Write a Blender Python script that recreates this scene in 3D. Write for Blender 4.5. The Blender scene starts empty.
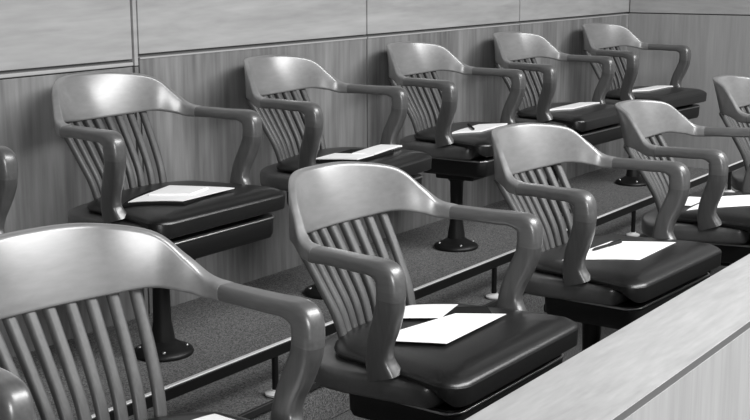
import bpy, bmesh, math, random
from mathutils import Vector, Matrix
random.seed(7)
S = bpy.context.scene
C = S.collection
V = Vector

# ------------------------------------------------------------------ materials
def node_mat(name):
    m = bpy.data.materials.new(name); m.use_nodes = True
    nt = m.node_tree; b = nt.nodes['Principled BSDF']
    return m, nt, b

def g(v): return (v, v, v, 1)

def grain_mat(name, lo, hi, scale, rough=.4, coat=0., rot=(0, 0, 0), detail=6, bump=0., spec=.5, distort=.6, fine=1.0, coat_rough=.12):
    """wood whose grain runs along the axis with the smallest scale"""
    m, nt, b = node_mat(name); N = nt.nodes; L = nt.links
    tc = N.new('ShaderNodeTexCoord'); mp = N.new('ShaderNodeMapping')
    mp.inputs['Scale'].default_value = scale; mp.inputs['Rotation'].default_value = rot
    L.new(tc.outputs['Object'], mp.inputs['Vector'])
    n1 = N.new('ShaderNodeTexNoise'); n1.inputs['Scale'].default_value = 1; n1.inputs['Detail'].default_value = detail
    n1.inputs['Roughness'].default_value = .62; n1.inputs['Distortion'].default_value = distort
    L.new(mp.outputs[0], n1.inputs['Vector'])
    mp2 = N.new('ShaderNodeMapping'); mp2.inputs['Scale'].default_value = tuple(s*7*fine for s in scale)
    mp2.inputs['Rotation'].default_value = rot
    L.new(tc.outputs['Object'], mp2.inputs['Vector'])
    n2 = N.new('ShaderNodeTexNoise'); n2.inputs['Scale'].default_value = 1; n2.inputs['Detail'].default_value = 3
    L.new(mp2.outputs[0], n2.inputs['Vector'])
    mx = N.new('ShaderNodeMath'); mx.operation = 'MULTIPLY_ADD'; mx.inputs[1].default_value = .35
    L.new(n2.outputs['Fac'], mx.inputs[0]); 
    mm = N.new('ShaderNodeMath'); mm.operation = 'MULTIPLY'; mm.inputs[1].default_value = .65
    L.new(n1.outputs['Fac'], mm.inputs[0]); L.new(mm.outputs[0], mx.inputs[2])
    r = N.new('ShaderNodeValToRGB'); r.color_ramp.elements[0].position = .33; r.color_ramp.elements[1].position = .67
    r.color_ramp.elements[0].color = g(lo); r.color_ramp.elements[1].color = g(hi)
    L.new(mx.outputs[0], r.inputs['Fac']); L.new(r.outputs['Color'], b.inputs['Base Color'])
    b.inputs['Roughness'].default_value = rough; b.inputs['Coat Weight'].default_value = coat
    b.inputs['Coat Roughness'].default_value = coat_rough
    b.inputs['Specular IOR Level'].default_value = spec
    if bump:
        bp = N.new('ShaderNodeBump'); bp.inputs['Strength'].default_value = bump; bp.inputs['Distance'].default_value = .002
        L.new(n2.outputs['Fac'], bp.inputs['Height']); L.new(bp.outputs[0], b.inputs['Normal'])
    return m

def speckle_mat(name, lo, hi, scale, rough=.9, bump=.6, dist=.004, spec=.2):
    m, nt, b = node_mat(name); N = nt.nodes; L = nt.links
    tc = N.new('ShaderNodeTexCoord')
    n = N.new('ShaderNodeTexNoise'); n.inputs['Scale'].default_value = scale; n.inputs['Detail'].default_value = 4; n.inputs['Roughness'].default_value = .75
    L.new(tc.outputs['Object'], n.inputs['Vector'])
    r = N.new('ShaderNodeValToRGB'); r.color_ramp.elements[0].position = .36; r.color_ramp.elements[1].position = .66
    r.color_ramp.elements[0].color = g(lo); r.color_ramp.elements[1].color = g(hi)
    L.new(n.outputs['Fac'], r.inputs['Fac']); L.new(r.outputs['Color'], b.inputs['Base Color'])
    b.inputs['Roughness'].default_value = rough; b.inputs['Specular IOR Level'].default_value = spec
    bp = N.new('ShaderNodeBump'); bp.inputs['Strength'].default_value = bump; bp.inputs['Distance'].default_value = dist
    L.new(n.outputs['Fac'], bp.inputs['Height']); L.new(bp.outputs[0], b.inputs['Normal'])
    return m

def plain_mat(name, v, rough=.5, metal=0., spec=.5):
    m, nt, b = node_mat(name); N = nt.nodes; L = nt.links
    tc = N.new('ShaderNodeTexCoord'); n = N.new('ShaderNodeTexNoise'); n.inputs['Scale'].default_value = 35
    L.new(tc.outputs['Object'], n.inputs['Vector'])
    r = N.new('ShaderNodeValToRGB'); r.color_ramp.elements[0].color = g(v*.93); r.color_ramp.elements[1].color = g(min(1, v*1.05))
    L.new(n.outputs['Fac'], r.inputs['Fac']); L.new(r.outputs['Color'], b.inputs['Base Color'])
    b.inputs['Roughness'].default_value = rough; b.inputs['Metallic'].default_value = metal
    b.inputs['Specular IOR Level'].default_value = spec
    return m

M = {}
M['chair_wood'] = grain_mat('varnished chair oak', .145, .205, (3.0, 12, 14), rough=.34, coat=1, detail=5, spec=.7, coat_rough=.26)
M['chair_wood_v'] = grain_mat('varnished chair oak upright grain', .045, .075, (26, 26, 3.0), rough=.36, coat=.7, detail=5, spec=.6, coat_rough=.25)
M['slat_wood'] = grain_mat('varnished slat oak', .05, .085, (26, 26, 3.0), rough=.5, coat=.15, detail=5, spec=.35, coat_rough=.3)
M['arm_wood'] = grain_mat('varnished arm oak', .065, .105, (26, 3.0, 26), rough=.36, coat=.7, detail=5, spec=.6, coat_rough=.25)
M['seat_wood'] = grain_mat('varnished seat oak', .045, .07, (3.0, 12, 14), rough=.38, coat=.6, detail=5, spec=.6, coat_rough=.25)
M['leather'] = speckle_mat('black seat leather', .006, .012, 160, rough=.32, bump=.08, dist=.0015, spec=.55)
M['black_metal'] = plain_mat('black enamelled metal', .006, .45, 0., .35)
M['wall_low'] = grain_mat('dark veneer upright grain', .10, .28, (7, 7, .55), rough=.5, detail=6, spec=.3, distort=.8)
M['wall_high'] = grain_mat('pale veneer level grain', .29, .42, (.9, .9, 7), rough=.5, detail=6, spec=.3, distort=1.2)
M['wall_end_low'] = grain_mat('mid veneer upright grain', .24, .34, (9, 9, .6), rough=.5, detail=6, spec=.3, distort=.6)
M['groove'] = plain_mat('dark recess of the panelling', .10, .7, 0, .2)
M['lip'] = plain_mat('pale bead of the panelling', .40, .5)
M['cap'] = grain_mat('pale rail wood', .27, .39, (2.5, 14, 14), rough=.38, detail=7, spec=.4, distort=1.0)
M['rail_panel'] = grain_mat('pale rail veneer upright grain', .27, .36, (14, 14, .9), rough=.5, detail=6, spec=.3)
M['band'] = plain_mat('painted groove shade', .10, .5)  # dark colour stands in for the shade in the groove under the cap
M['carpet'] = speckle_mat('dark loop carpet', .04, .30, 210, rough=.95, bump=.9, dist=.006)
M['rubber'] = plain_mat('black rubber', .015, .6)
M['chrome'] = plain_mat('brushed rail metal', .88, .35, .25)
M['paper'] = plain_mat('white paper', .86, .6, 0, .3)
M['folder'] = plain_mat('black card', .008, .8, 0, .15)
M['pen'] = plain_mat('black plastic', .006, .5, 0, .25)
M['brass'] = plain_mat('worn steel', .5, .3, 1.)

# ------------------------------------------------------------------ helpers
def link(name, bm, mat, parent=None, smooth=True, bevel=0., seg=2, sub=0, angle=40):
    me = bpy.data.meshes.new(name)
    bmesh.ops.recalc_face_normals(bm, faces=bm.faces[:])
    bm.to_mesh(me); bm.free()
    me.materials.append(mat)
    o = bpy.data.objects.new(name, me); C.objects.link(o)
    if parent: o.parent = parent
    if smooth:
        me.polygons.foreach_set('use_smooth', [True]*len(me.polygons))
        me.set_sharp_from_angle(angle=math.radians(50))
    if bevel:
        md = o.modifiers.new('bevel', 'BEVEL'); md.width = bevel; md.segments = seg; md.limit_method = 'ANGLE'; md.angle_limit = math.radians(35)
        md.harden_normals = True
    if sub:
        md = o.modifiers.new('sub', 'SUBSURF'); md.levels = sub; md.render_levels = sub
    return o

def box(bm, x0, x1, y0, y1, z0, z1):
    vs = [bm.verts.new((x, y, z)) for x in (x0, x1) for y in (y0, y1) for z in (z0, z1)]
    for f in ((0, 1, 3, 2), (4, 6, 7, 5), (0, 4, 5, 1), (2, 3, 7, 6), (0, 2, 6, 4), (1, 5, 7, 3)):
        bm.faces.new([vs[i] for i in f])

def boxobj(name, x0, x1, y0, y1, z0, z1, mat, parent=None, bevel=.003):
    bm = bmesh.new(); box(bm, x0, x1, y0, y1, z0, z1)
    return link(name, bm, mat, parent, smooth=bool(bevel), bevel=bevel)

def catmull(pts, n):
    P = [V(p) for p in pts]
    E = [2*P[0]-P[1]] + P + [2*P[-1]-P[-2]]
    out = []
    for i in range(1, len(E)-2):
        a, b, c, d = E[i-1:i+3]
        for k in range(n):
            t = k/n
            out.append(.5*(2*b + (c-a)*t + (2*a-5*b+4*c-d)*t*t + (3*b-a-3*c+d)*t**3))
    out.append(P[-1]); return out

def ring_uv(rnd, n=4):
    """rounded square in [0,1]^2, corner radius rnd (fraction of the side)"""
    pts = []
    for cx, cy, a0 in ((1-rnd, 1-rnd, 0), (rnd, 1-rnd, 90), (rnd, rnd, 180), (1-rnd, rnd, 270)):
        for k in range(n+1):
            a = math.radians(a0 + 90*k/n)
            pts.append((cx + rnd*math.cos(a), cy + rnd*math.sin(a)))
    return pts

def loft(bm, rings, cap=True):
    R = [[bm.verts.new(p) for p in r] for r in rings]
    n = len(R[0])
    for a, b in zip(R[:-1], R[1:]):
        for i in range(n):
            bm.faces.new((a[i], a[(i+1) % n], b[(i+1) % n], b[i]))
    if cap:
        bm.faces.new(R[0][::-1]); bm.faces.new(R[-1])
    return R

def corner_loft(bm, corner_curves, n=8, ru=.3, rv=.3):
    """corner_curves: four lists of control points c00,c10,c11,c01 (u across, v up)"""
    K = [catmull(c, n) for c in corner_curves]
    rings = []
    uv = ring_uv(ru)
    for i in range(len(K[0])):
        a, b, c, d = (k[i] for k in K)
        wu = (b-a).length; wv = (d-a).length
        rad = ru*min(wu, wv)
        ring = []
        for u, v in uv:
            # keep the corner radius equal in both directions
            uu = remap(u, ru, rad/max(wu, 1e-6)); vv = remap(v, ru, rad/max(wv, 1e-6))
            ring.append(a*(1-uu)*(1-vv) + b*uu*(1-vv) + c*uu*vv + d*(1-uu)*vv)
        rings.append(ring)
    loft(bm, rings)

def remap(t, r, q):
    q = min(q, .5)
    if t < r: return t/r*q
    if t > 1-r: return 1-(1-t)/r*q
    return q + (t-r)/(1-2*r)*(1-2*q) if r < .5 else .5

def path_sweep(bm, path, n=6, rnd=.35):
    """path: (centre, half-width vector across, half-height) with the sweep in the plane normal to the width"""
    cs = catmull([p[0] for p in path], n)
    ws = catmull([p[1] for p in path], n)
    hs = catmull([(p[2], 0, 0) for p in path], n)
    rings = []; uv = ring_uv(rnd)
    for i, c in enumerate(cs):
        t = (cs[min(i+1, len(cs)-1)] - cs[max(i-1, 0)]).normalized()
        w = ws[i]; h = hs[i].x
        nrm = t.cross(w).normalized()
        wl = w.length*2; hl = h*2; rad = rnd*min(wl, hl)
        ring = []
        for u, v in uv:
            uu = remap(u, rnd, rad/wl)*2-1; vv = remap(v, rnd, rad/hl)*2-1
            ring.append(c + w*uu + nrm*h*vv)
        rings.append(ring)
    loft(bm, rings)

def lathe(bm, prof, seg=40, centre=(0, 0)):
    rings = []
    for r, z in prof:
        rings.append([V((centre[0]+r*math.cos(2*math.pi*k/seg), centre[1]+r*math.sin(2*math.pi*k/seg), z)) for k in range(seg)])
    loft(bm, rings)

def thing(name, label, cat, loc=(0, 0, 0), rz=0, group=None):
    o = bpy.data.objects.new(name, None); C.objects.link(o)
    o.empty_display_size = .1
    o.location = loc; o.rotation_euler = (0, 0, rz)
    return tag(o, label, cat, group)

def tag(o, label, cat, group=None):
    o['label'] = label; o['category'] = cat
    if group: o['group'] = group
    return o

def struct(o):
    o['kind'] = 'structure'; return o

def copy_tree(o, parent=None):
    c = o.copy(); C.objects.link(c)
    if parent: c.parent = parent
    for ch in o.children: copy_tree(ch, c)
    return c

# ------------------------------------------------------------------ the setting
YW, XE, ZS = 1.4407, 4.5011, .9785        # back wall plane, end wall plane, seam height
PF, PZ = .575, .1355                      # front edge and height of the rear platform
X0 = -3.2

floor = struct(boxobj('floor', X0, XE+.1, -4.5, YW+.1, -.1, 0, M['carpet'], None, 0))
platform = struct(boxobj('floor_platform', X0, XE-.002, PF, YW-.002, .001, PZ, M['carpet'], None, .004))
nosing = struct(boxobj('trim_1', X0, XE-.003, PF-.012, PF-.0005, PZ-.018, PZ+.003, M['rubber'], None, .003))

wall_back = struct(boxobj('wall_back', X0, XE+.1, YW+.012, YW+.12, 0, 2.7, M['groove'], None, 0))
gp = .0045
def wpanel(x0, x1, z0, z1, mat, off=0):
    return boxobj('wall_panel', x0+gp, x1-(gp if x1 < XE else -.010), YW-off, YW+.013, z0+gp*.6, z1-gp*.6, mat, wall_back, .002)
xs = [.684, 1.941, 3.214, XE]
for a, b in zip(xs[:-1], xs[1:]):
    wpanel(a, b, .02, ZS-.004, M['wall_low'])
    wpanel(a, b, ZS+.002, 2.7, M['wall_high'])
for a, b in zip([-1.85, -.595], [-.595, .662]):
    wpanel(a, b, .02, ZS-.031, M['wall_low'])
    wpanel(a, b, ZS-.012, 2.7, M['wall_high'])
    boxobj('bead', a+gp, b-gp, YW-.004, YW+.013, ZS-.030, ZS-.0185, M['lip'], wall_back, .003)
boxobj('upright_strip', .665, .681, YW-.002, YW+.013, ZS-.031, 2.7, M['wall_high'], wall_back, .002)
boxobj('upright_strip', .665, .681, YW-.002, YW+.013, .02, ZS-.034, M['wall_low'], wall_back, .002)
wpanel(X0, -1.85, .02, ZS-.031, M['wall_low']); wpanel(X0, -1.85, ZS-.012, 2.7, M['wall_high'])
for a, b in zip(xs[:-1], xs[1:]):
    boxobj('bead', a+gp, b-gp, YW-.003, YW+.013, ZS-.0115, ZS-.006, M['lip'], wall_back, .001)

wall_end = struct(boxobj('wall_right', XE+.012, XE+.12, -.95, YW+.012, 0, 2.7, M['groove'], None, 0))
boxobj('wall_panel', XE, XE+.013, -.94, YW-.0005, .02, ZS-.004, M['wall_end_low'], wall_end, .002)
boxobj('wall_panel', XE, XE+.013, -.94, YW-.006, ZS+.002, 2.7, M['wall_high'], wall_end, .002)

# front partition of the jury box
YC1, YC2, ZC = -.5484, -.7272, .6074
wall_front = struct(boxobj('wall_front', X0, XE-.02, YC2+.0125, YC1-.03, 0.001, ZC-.03, M['groove'], None, 0))
boxobj('outer_panel', X0, XE-.02, YC2-.001, YC2+.013, .12, ZC-.0145, M['rail_panel'], wall_front, 0)
boxobj('plinth', X0, XE-.02, YC2-.006, YC2+.013, .001, .117, M['rail_panel'], wall_front, .002)
boxobj('inner_panel', X0, XE-.02, YC1-.03, YC1-.018, .02, ZC-.031, M['wall_low'], wall_front, .001)
boxobj('groove_shade_strip', X0, XE-.02, YC2+.0005, YC2+.011, ZC-.0142, ZC-.0015, M['band'], wall_front, 0)  # flush strip, its dark colour paints the groove's shade below the cap lip
bm = bmesh.new(); box(bm, X0, XE-.02, YC2+.012, YC1, ZC-.0295, ZC-.0014); box(bm, X0, XE-.02, YC2, YC1, ZC-.0014, ZC)
link('cap_rail', bm, M['cap'], wall_front, smooth=False, bevel=.0006)

# ------------------------------------------------------------------ foot rail
RY, RZ = .592, .278
fr = thing('foot_rail', 'long dark metal foot rail with bright top edge along the rear platform', 'rail', (0, RY, PZ))
boxobj('rail_bar', X0+.1, XE-.05, -.008, .008, RZ-PZ-.034, RZ-PZ-.004, M['black_metal'], fr, .003)
bar = boxobj('rail_cap', X0+.1, XE-.05, -.0085, .0045, RZ-PZ-.0042, RZ-PZ+.001, M['chrome'], fr, .003)
bar['label'] = 'bright metal strip on top of the rail'
for px in (-2.06, -.88, .30, 1.48, 2.66, 3.84):
    bm = bmesh.new(); lathe(bm, [(.0, .004), (.009, .004), (.009, RZ-PZ-.0335), (0, RZ-PZ-.0335)], 16, (px, 0))
    p = link('post', bm, M['black_metal'], fr)
    bm = bmesh.new(); lathe(bm, [(.0, .0032), (.028, .0032), (.028, .008), (.02, .012), (.0125, .015), (.0125, .018), (0, .018)], 24, (px, 0))
    f = link('flange', bm, M['chrome'], p); f['label'] = 'bright round foot flange'

# ------------------------------------------------------------------ jury chair
def mirror(c): return [(-p[0], p[1], p[2]) for p in c[:-1]] + c[::-1]

def crest_bm():
    TI = [(.243, .070, .701), (.240, .104, .711), (.223, .137, .744), (.185, .183, .791), (.098, .247, .810), (0, .268, .812)]
    TO = [(.287, .070, .701), (.269, .112, .713), (.241, .147, .748), (.197, .196, .793), (.103, .266, .811), (0, .292, .812)]
    BO = [(.287, .070, .669), (.264, .112, .669), (.239, .147, .680), (.194, .197, .688), (.104, .231, .684), (0, .241, .682)]
    BI = [(.243, .070, .669), (.238, .102, .671), (.216, .131, .681), (.176, .176, .689), (.096, .206, .684), (0, .217, .682)]
    bm = bmesh.new()
    corner_loft(bm, [mirror(BI), mirror(BO), mirror(TO), mirror(TI)], 8, .3)
    return bm

def arm_bm(s):
    w = lambda k: V((k, 0, 0))
    path = [((.265*s, .0745, .6850), w(.0218), .0158), ((.267*s, .02, .6855), w(.0225), .0150), ((.274*s, -.045, .6840), w(.024), .0152), ((.278*s, -.088, .6835), w(.025), .0165),
            ((.2805*s, -.119, .672), w(.0245), .0265), ((.281*s, -.1255, .646), w(.0235), .0275), ((.2805*s, -.1245, .624), w(.0225), .0275)]
    bm = bmesh.new(); path_sweep(bm, path, 6, .34); return bm

def post_bm(s):
    w = lambda k: V((k, 0, -.1*k*s))
    path = [((.2803*s, -.1245, .628), w(.0222), .0273), ((.279*s, -.1215, .605), w(.021), .0275), ((.274*s, -.109, .570), w(.0195), .028),
            ((.269*s, -.094, .535), w(.0185), .027), ((.265*s, -.087, .505), w(.0185), .027), ((.262*s, -.088, .482), w(.0195), .031), ((.258*s, -.096, .4555), w(.022), .037)]
    bm = bmesh.new(); path_sweep(bm, path, 6, .34); return bm

def crest_y(x):
    ax = abs(x)
    P = [(0, .229), (.101, .2195), (.19, .191), (.232, .143)]
    for (a, ya), (b, yb) in zip(P[:-1], P[1:]):
        if ax <= b:
            t = (ax-a)/(b-a)
            return ya + (yb-ya)*t
    return .13

def slat_bm(x):
    yt = crest_y(x)+.010; xb = x*.80
    yb = .125 - 1.6*xb*xb
    fx = 1
    path = []
    for z, t, bow in ((.688, 1, 0), (.64, .80, -.006), (.58, .55, -.012), (.52, .26, -.010), (.4545, 0, 0)):
        xx = xb + (x-xb)*t; yy = yb + (yt-yb)*t + bow
        slope = -xx*2.2
        wv = V((1, slope, 0)).normalized()*.0115
        path.append(((xx, yy, z), wv, .0088))
    bm = bmesh.new(); path_sweep(bm, path, 5, .4); return bm

def outline(hw_front, hw_mid, y_front, y_back, r_front, n=10, back_pow=2.6):
    """plan outline of a seat: nearly straight front, rounded back"""
    pts = []
    # right front corner, going counter-clockwise
    cx, cy = hw_front-r_front, y_front+r_front
    for k in range(n+1):
        a = math.radians(-90 + 90*k/n); pts.append((cx+r_front*math.cos(a), cy+r_front*math.sin(a)))
    ym = .0
    for k in range(1, 5):
        t = k/5; pts.append((hw_front+(hw_mid-hw_front)*t, cy+(ym-cy)*t))
    for k in range(0, 2*n+1):
        a = math.pi*k/(2*n)
        c, s_ = math.cos(a), math.sin(a)
        pts.append((hw_mid*math.copysign(abs(c)**(2/back_pow), c), ym+(y_back-ym)*abs(s_)**(2/back_pow)))
    for k in range(1, 5):
        t = k/5; pts.append((-hw_mid+(-hw_front+hw_mid)*t, ym+(cy-ym)*t))
    for k in range(n+1):
        a = math.radians(180 + 90*k/n); pts.append((-cx+r_front*math.cos(a), cy+r_front*math.sin(a)))
    for k in range(1, 6):
        t = k/6; pts.append((-cx+2*cx*t, y_front))
    return pts

def inset_ring(pts, d, z, yc=-.08, zf=None):
    out = []
    n = len(pts)
    for i, (x, y) in enumerate(pts):
        p = V(pts[i-1]); q = V(pts[(i+1) % n]); t = (q-p)
        if t.length < 1e-9: t = V((1, 0))
        t.normalize(); nrm = V((-t.y, t.x))    # inward for a counter-clockwise ring
        X, Y = x+nrm.x*d, y+nrm.y*d
        zz = z if zf is None else zf(X, Y, z)
        out.append(V((X, Y, zz)))
    return out

def seat_bm():
    o = outline(.262, .278, -.205, .175, .03)
    bm = bmesh.new()
    loft(bm, [inset_ring(o, .012, .4045), inset_ring(o, .003, .408), inset_ring(o, 0, .416), inset_ring(o, 0, .442), inset_ring(o, .003, .452), inset_ring(o, .010, .4555), scale_ring(o, .8, .4555)])
    return bm

PLATE = (.245, .235, -.254, .06, .04)
def plate_bm():
    o = outline(*PLATE)
    bm = bmesh.new()
    loft(bm, [inset_ring(o, .03, .335), inset_ring(o, .012, .340), inset_ring(o, .006, .352), inset_ring(o, .004, .396), inset_ring(o, .008, .4044)])
    return bm

def bead_bm():
    ctr = inset_ring(outline(*PLATE), .004, .399)
    bm = bmesh.new(); n = len(ctr); R = []
    for i, c in enumerate(ctr):
        t = (ctr[(i+1) % n]-ctr[i-1]).normalized(); a = t.cross(V((0, 0, 1))).normalized(); b = a.cross(t)
        R.append([bm.verts.new(c + .0034*(a*math.cos(k*math.pi/4)+b*math.sin(k*math.pi/4))) for k in range(8)])
    for i in range(n):
        A, B = R[i], R[(i+1) % n]
        for k in range(8): bm.faces.new((A[k], A[(k+1) % 8], B[(k+1) % 8], B[k]))
    return bm

CUSH = (.272, .228, -.272, .122, .048)
def drop(x, y, z):
    t = min(max(0, (-.13-y)/.13), 1.2)
    return z - .005*t*t

def scale_ring(pts, k, z, cy=-.08, zf=None):
    return [V((x*k, cy+(y-cy)*k, z if zf is None else zf(x*k, cy+(y-cy)*k, z))) for x, y in pts]

def cushion_bm():
    o = outline(*CUSH, back_pow=2.4)
    bm = bmesh.new()
    prof = [(.018, .4558), (.006, .457), (-.002, .461), (-.004, .466), (-.002, .472), (.004, .4760), (.012, .4800), (.026, .4845)]
    rings = [scale_ring(o, .7, .4558)]
    for d, z in prof:
        r = inset_ring(o, d, z, zf=drop if z > .464 else None)
        for p in r:                       # the front hangs a little over the edge of the wooden seat
            if z < .464 and p.y < -.21:
                p.z -= .036*min(1, (-.21-p.y)/.05)
        rings.append(r)
    for k, z in ((.84, .4880), (.72, .4905), (.5, .4915), (.25, .4915)):
        rings.append(scale_ring(o, k, z, zf=drop))
    loft(bm, rings)
    return bm

def piping_bm():
    o = outline(*CUSH, back_pow=2.4)
    ctr = inset_ring(o, -.002, .468, zf=drop)
    bm = bmesh.new(); n = len(ctr); R = []
    for i, c in enumerate(ctr):
        t = (ctr[(i+1) % n]-ctr[i-1]).normalized(); a = t.cross(V((0, 0, 1))).normalized(); b = a.cross(t)
        R.append([bm.verts.new(c + .0022*(a*math.cos(k*math.pi/3)+b*math.sin(k*math.pi/3))) for k in range(6)])
    for i in range(n):
        A, B = R[i], R[(i+1) % n]
        for k in range(6): bm.faces.new((A[k], A[(k+1) % 6], B[(k+1) % 6], B[k]))
    return bm

def make_chair():
    t = thing('jury_chair', 'x', 'chair')
    link('crest_rail', crest_bm(), M['chair_wood'], t)
    for s in (-1, 1):
        link('armrest', arm_bm(s), M['arm_wood'], t)
        link('arm_post', post_bm(s), M['chair_wood_v'], t)
    for k in range(9):
        link('slat', slat_bm(-.164+.041*k), M['slat_wood'], t)
    link('seat', seat_bm(), M['seat_wood'], t)
    cu = link('cushion', cushion_bm(), M['leather'], t)
    link('piping', piping_bm(), M['leather'], cu)
    pl = link('seat_plate', plate_bm(), M['black_metal'], t)
    link('bead', bead_bm(), M['brass'], pl)['label'] = 'thin bright bead around the seat plate'
    bm = bmesh.new(); box(bm, -.10, .10, -.15, .10, .310, .3349); box(bm, -.05, .05, -.10, .07, .285, .3101)
    mech = link('tilt_mechanism', bm, M['black_metal'], t, smooth=True, bevel=.006)
    bm = bmesh.new(); lathe(bm, [(0, .035), (.036, .035), (.034, .06), (.027, .10), (.025, .20), (.027, .27), (.04, .2845), (0, .2845)], 32)
    link('pedestal', bm, M['black_metal'], t)
    bm = bmesh.new(); lathe(bm, [(0, 0.0005), (.088, .0005), (.090, .006), (.086, .014), (.070, .022), (.052, .030), (.037, .042), (0, .042)], 40)
    b = link('floor_flange', bm, M['black_metal'], t)
    for k in range(4):
        bm = bmesh.new()
        a = math.radians(45+90*k)
        lathe(bm, [(0, .018), (.006, .018), (.006, .024), (.004, .026), (0, .026)], 10, (.069*math.cos(a), .069*math.sin(a)))
        link('bolt', bm, M['brass'], b)
    return t

R = math.radians
YB = 1.0972
proto = make_chair()
GF, GB = 'armchairs in the front row', 'armchairs in the back row'
chairs = [
 ('A', -0.7868, 0, -8.9, 'large wooden jury armchair in the front row, nearest the viewer at lower left', GF),
 ('B', 0.0738, 0, -0.6, 'front row wooden armchair whose seat holds two white sheets on a black folder', GF),
 ('C', .963, -.010, -3.0, 'third front row wooden armchair from the left, one white sheet and black pen on seat', GF),
 ('D', 1.79, -.025, 4.2, 'front row wooden armchair cut by the right edge, with its near arm and papers showing', GF),
 ('E', 2.72, 0, 2.0, 'farthest front row wooden armchair, only its crest and slats showing at the right edge', GF),
 ('R0', -0.5067, YB, 3.4, 'back row wooden armchair at the left edge, only one arm showing', GB),
 ('R1', 0.3979, YB, 0.6, 'back row wooden armchair nearest the viewer with whole back showing, below the wall joint', GB),
 ('R2', 1.2163, YB, 4.9, 'back row wooden armchair seen just behind the crest of the second front row chair', GB),
 ('R3', 2.0685, YB, 1.6, 'third fully visible back row wooden armchair from the left, thin papers on the seat', GB),
 ('R4', 2.9158, YB, -1.4, 'back row wooden armchair second from the far corner of the room', GB),
 ('R5', 3.8328, YB, -4.9, 'back row wooden armchair standing in the far corner by the end wall', GB)]
pose = {}
PIV = .30
TILT = {'C': -1.2, 'D': -2.3}
for i, (k, x, y, a, lab, grp) in enumerate(chairs):
    o = proto if i == 0 else copy_tree(proto)
    z = PZ if y > .5 else 0
    o.location = (x, y, z+.0005); o.rotation_euler = (0, 0, R(a))
    tag(o, lab, 'chair', grp)
    pose[k] = (x, y, z, R(a))
    tl = TILT.get(k, 0)
    if tl:                               # the seat and back rock on the tilt mechanism, the pedestal stays upright
        for ch in o.children:
            if not ch.name.startswith(('pedestal', 'floor_flange')):
                ch.rotation_euler = (R(tl), 0, 0)
                ch.location = (0, PIV*math.sin(R(tl)), PIV*(1-math.cos(R(tl))))

# ------------------------------------------------------------------ papers, folders, pens on the seats
SEAT = .4930
CTOP = .4915                            # top of the cushion crown
def on_seat(k, lx, ly, lz):
    x, y, z, a = pose[k]
    t = R(TILT.get(k, 0)); dz = lz-PIV
    ly, lz = ly*math.cos(t)-dz*math.sin(t), PIV+ly*math.sin(t)+dz*math.cos(t)
    return (x+math.cos(a)*lx-math.sin(a)*ly, y+math.sin(a)*lx+math.cos(a)*ly, z+lz)

from mathutils.bvhtree import BVHTree
_b = cushion_bm(); bmesh.ops.triangulate(_b, faces=_b.faces[:]); CUSH_TREE = BVHTree.FromBMesh(_b); _b.free()
def cush_z(x, y):
    h = CUSH_TREE.ray_cast(V((x, y, 1)), V((0, 0, -1)))[0]
    return max(h.z, .470) if h else .470

def sheet(name, k, corners, z, th, mat, label, cat, group=None, curl=0.):
    """corners: four plan points in the chair's frame, in order; curl lifts one edge a little"""
    cx = sum(c[0] for c in corners)/4; cy = sum(c[1] for c in corners)/4
    bm = bmesh.new(); n = 12; top = []; botm = []
    c = [V((p[0]-cx, p[1]-cy)) for p in corners]
    for i in range(n+1):
        ra, rb = [], []
        for j in range(n+1):
            u, v = i/n, j/n
            p = c[0]*(1-u)*(1-v)+c[1]*u*(1-v)+c[2]*u*v+c[3]*(1-u)*v
            zz = cush_z(p.x+cx, p.y+cy) - CTOP
            ra.append(bm.verts.new((p.x, p.y, zz+th))); rb.append(bm.verts.new((p.x, p.y, zz)))
        top.append(ra); botm.append(rb)
    for i in range(n):
        for j in range(n):
            bm.faces.new((top[i][j], top[i+1][j], top[i+1][j+1], top[i][j+1]))
            bm.faces.new((botm[i][j], botm[i][j+1], botm[i+1][j+1], botm[i+1][j]))
    for i in range(n):
        for j in (0, n):
            bm.faces.new((top[i][j], botm[i][j], botm[i+1][j], top[i+1][j]))
            bm.faces.new((top[j][i], botm[j][i], botm[j][i+1], top[j][i+1]))
    o = link(name, bm, mat, None, smooth=False)
    o.location = on_seat(k, cx, cy, z); o.rotation_euler = (R(TILT.get(k, 0)), 0, pose[k][3])
    return tag(o, label, cat, group)

def rect(cx, cy, w, d, deg):
    a = R(deg); ca, sa = math.cos(a), math.sin(a)
    return [(cx+ca*x-sa*y, cy+sa*x+ca*y) for x, y in ((-w/2, -d/2), (w/2, -d/2), (w/2, d/2), (-w/2, d/2))]

def pen(k, lx, ly, lz, deg, label, ln=.14):
    t = thing('pen', label, 'pen', on_seat(k, lx, ly, lz), pose[k][3]+R(deg), 'pens on the seats')
    def rot(bm): 
        bmesh.ops.rotate(bm, verts=bm.verts[:], cent=(0, 0, 0), matrix=Matrix.Rotation(R(90), 3, 'Y'))
        bmesh.ops.translate(bm, verts=bm.verts[:], vec=(0, 0, .0048))
        return bm
    bm = bmesh.new(); lathe(bm, [(0, -ln/2), (.0012, -ln/2), (.004, -ln/2+.016), (.004, .01), (0, .01)], 12)
    link('barrel', rot(bm), M['pen'], t)
    bm = bmesh.new(); lathe(bm, [(0, .01), (.0048, .01), (.0048, ln/2), (0, ln/2)], 12)
    cp = link('cap', rot(bm), M['pen'], t)
    bm = bmesh.new(); box(bm, .02, ln/2-.002, -.0012, .0012, .0098, .0112)
    link('clip', bm, M['pen'], cp, smooth=False)
    return t

P_ = 'papers on the seats'
F_ = 'black folders on the seats'
Z1 = SEAT
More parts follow.
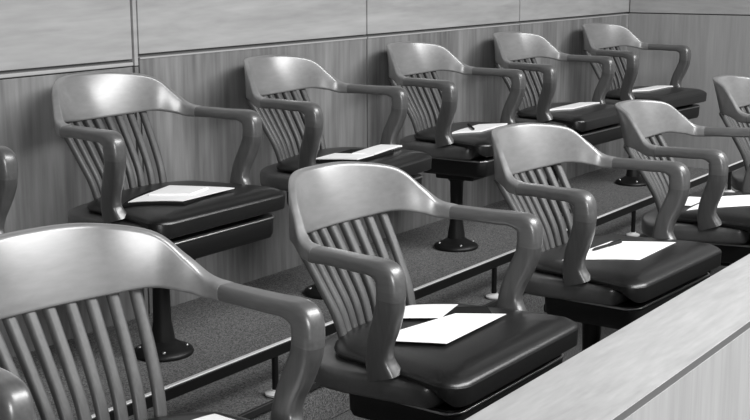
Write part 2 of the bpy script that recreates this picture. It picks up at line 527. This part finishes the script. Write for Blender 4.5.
# front row, second chair: black folder, a sheet on it and the long sheet in front
sheet('folder', 'B', [(.182, -.072), (.115, -.128), (.0, .02), (.065, .07)], Z1, .004, M['folder'], 'black folder under the smaller sheet on the front row chair with two sheets', 'folder', F_)
sheet('paper_sheet', 'B', [(.154, -.012), (.036, -.040), (-.045, .075), (.075, .105)], Z1+.0043, .001, M['paper'], 'smaller white sheet by the slats on the front row chair with two sheets', 'paper', P_)
sheet('paper_sheet', 'B', [(-.185, -.005), (-.120, -.152), (.140, -.145), (.080, -.050)], Z1+.0056, .001, M['paper'], 'larger white sheet in front of the smaller one on the second front row chair', 'paper', P_)
# third
sheet('paper_sheet', 'C', [(-.19, -.01), (-.084, -.182), (.165, -.17), (.08, -.015)], Z1, .001, M['paper'], 'white sheet on the third front row chair, a black pen along its back edge', 'paper', P_)
pen('C', .0, -.042, Z1+.0012, -6, 'black pen lying on the white sheet of the third front row chair')
# fourth
sheet('paper_sheet', 'D', [(-.19, .0), (-.05, -.18), (.15, -.14), (.065, -.02)], Z1, .001, M['paper'], 'white sheet at the front of the seat of the chair cut by the right edge', 'paper', P_)
sheet('paper_sheet', 'D', [(-.13, .005), (.03, -.012), (.04, .06), (-.12, .07)], Z1+.0012, .001, M['paper'], 'white sheet near the slats of the chair cut by the right edge', 'paper', P_)
# nearest
sheet('paper_sheet', 'A', [(-.06, -.17), (.20, -.16), (.185, .015), (-.08, .01)], Z1, .001, M['paper'], 'white sheet whose corner shows at the bottom edge, on the nearest chair', 'paper', P_)
# back row
sheet('folder', 'R1', [(-.225, -.085), (-.125, -.218), (-.02, -.20), (-.05, -.02)], Z1, .006, M['folder'], 'black folder under the papers on the back row chair nearest the viewer', 'folder', F_)
sheet('paper_sheet', 'R1', [(-.206, -.09), (-.115, -.205), (.11, -.197), (.033, -.018)], Z1+.0063, .0015, M['paper'], 'lower white sheet on the black folder of the nearest back row chair', 'paper', P_)
sheet('paper_pad', 'R1', [(-.12, -.085), (-.05, -.175), (.05, -.150), (-.004, -.045)], Z1+.008, .005, M['paper'], 'small white pad on top of the papers on the nearest back row chair', 'pad', P_)
sheet('folder', 'R2', [(-.18, -.055), (-.12, -.19), (.12, -.19), (.07, -.05)], Z1, .008, M['folder'], 'black folder under white paper on the back row chair behind the second front chair', 'folder', F_)
sheet('paper_sheet', 'R2', [(-.175, -.06), (-.118, -.187), (-.01, -.187), (-.05, -.06)], Z1+.0083, .003, M['paper'], 'white sheet at the near side of the folder on the second back row chair', 'paper', P_)
sheet('paper_pad', 'R2', [(-.04, -.12), (.0, -.185), (.225, -.165), (.19, -.10)], Z1+.0083, .006, M['paper'], 'thick white pad reaching to the far arm of the second back row chair', 'pad', P_)
sheet('paper_pad', 'R3', [(-.20, -.09), (-.115, -.165), (.14, -.15), (.05, -.07)], Z1, .006, M['paper'], 'white pad under a black pen on the third back row chair', 'pad', P_)
pen('R3', -.075, -.105, Z1+.0063, 38, 'black pen lying on the white pad on the third back row chair')
sheet('paper_pad', 'R4', [(-.19, -.07), (-.08, -.135), (.21, -.12), (.13, -.06)], Z1, .006, M['paper'], 'white pad on the seat second from the far corner', 'pad', P_)
sheet('paper_pad', 'R5', [(-.18, -.05), (-.08, -.115), (.21, -.10), (.14, -.045)], Z1, .006, M['paper'], 'white pad on the seat in the far corner by the end wall', 'pad', P_)

# ------------------------------------------------------------------ light
# the room's ceiling lamps over the well of the court, a high window behind it and a window behind the viewer
def area(name, loc, sx, sy, power, rot=(0, 0, 0)):
    l = bpy.data.lights.new(name, 'AREA'); l.shape = 'RECTANGLE'; l.size = sx; l.size_y = sy; l.energy = power
    o = bpy.data.objects.new(name, l); C.objects.link(o); o.location = loc; o.rotation_euler = rot
    return o
for k in range(4):
    area('ceiling_lamp', (-.4+1.35*k, -2.4, 3.2), 1.3, 1.7, 112)
def aim(o, p): o.rotation_euler = (V(p)-o.location).to_track_quat('-Z', 'Y').to_euler()
key = area('window_light', (1.5, -6.5, 4.0), 9.0, 3.0, 120)
aim(key, (1.0, .6, .5))
side = area('window_light', (-4.3, -3.5, 1.7), 1.3, 2.0, 170)
aim(side, (1.0, .5, .7))
w = bpy.data.worlds.new('World'); S.world = w; w.use_nodes = True
w.node_tree.nodes['Background'].inputs['Color'].default_value = (1, 1, 1, 1)
w.node_tree.nodes['Background'].inputs['Strength'].default_value = .008

# ------------------------------------------------------------------ camera
yaw, pitch, roll, f = .60658, .19655, -.00418, 1249.9
fw = V((math.cos(yaw)*math.cos(pitch), math.sin(yaw)*math.cos(pitch), -math.sin(pitch)))
rt = V((math.sin(yaw), -math.cos(yaw), 0)); up = rt.cross(fw)
r2 = math.cos(roll)*rt + math.sin(roll)*up; u2 = -math.sin(roll)*rt + math.cos(roll)*up
cd = bpy.data.cameras.new('camera'); cam = bpy.data.objects.new('camera', cd); C.objects.link(cam)
m = Matrix((r2, u2, -fw)).transposed().to_4x4(); m.translation = V((-2.1512, -1.4334, 1.2685))
cam.matrix_world = m
cd.sensor_width = 36; cd.lens = f/750*36; cd.clip_start = .02
S.camera = cam

vs = S.view_settings
vs.view_transform = 'Standard'; vs.look = 'None'; vs.gamma = 1; vs.use_curve_mapping = False; vs.exposure = 0.0
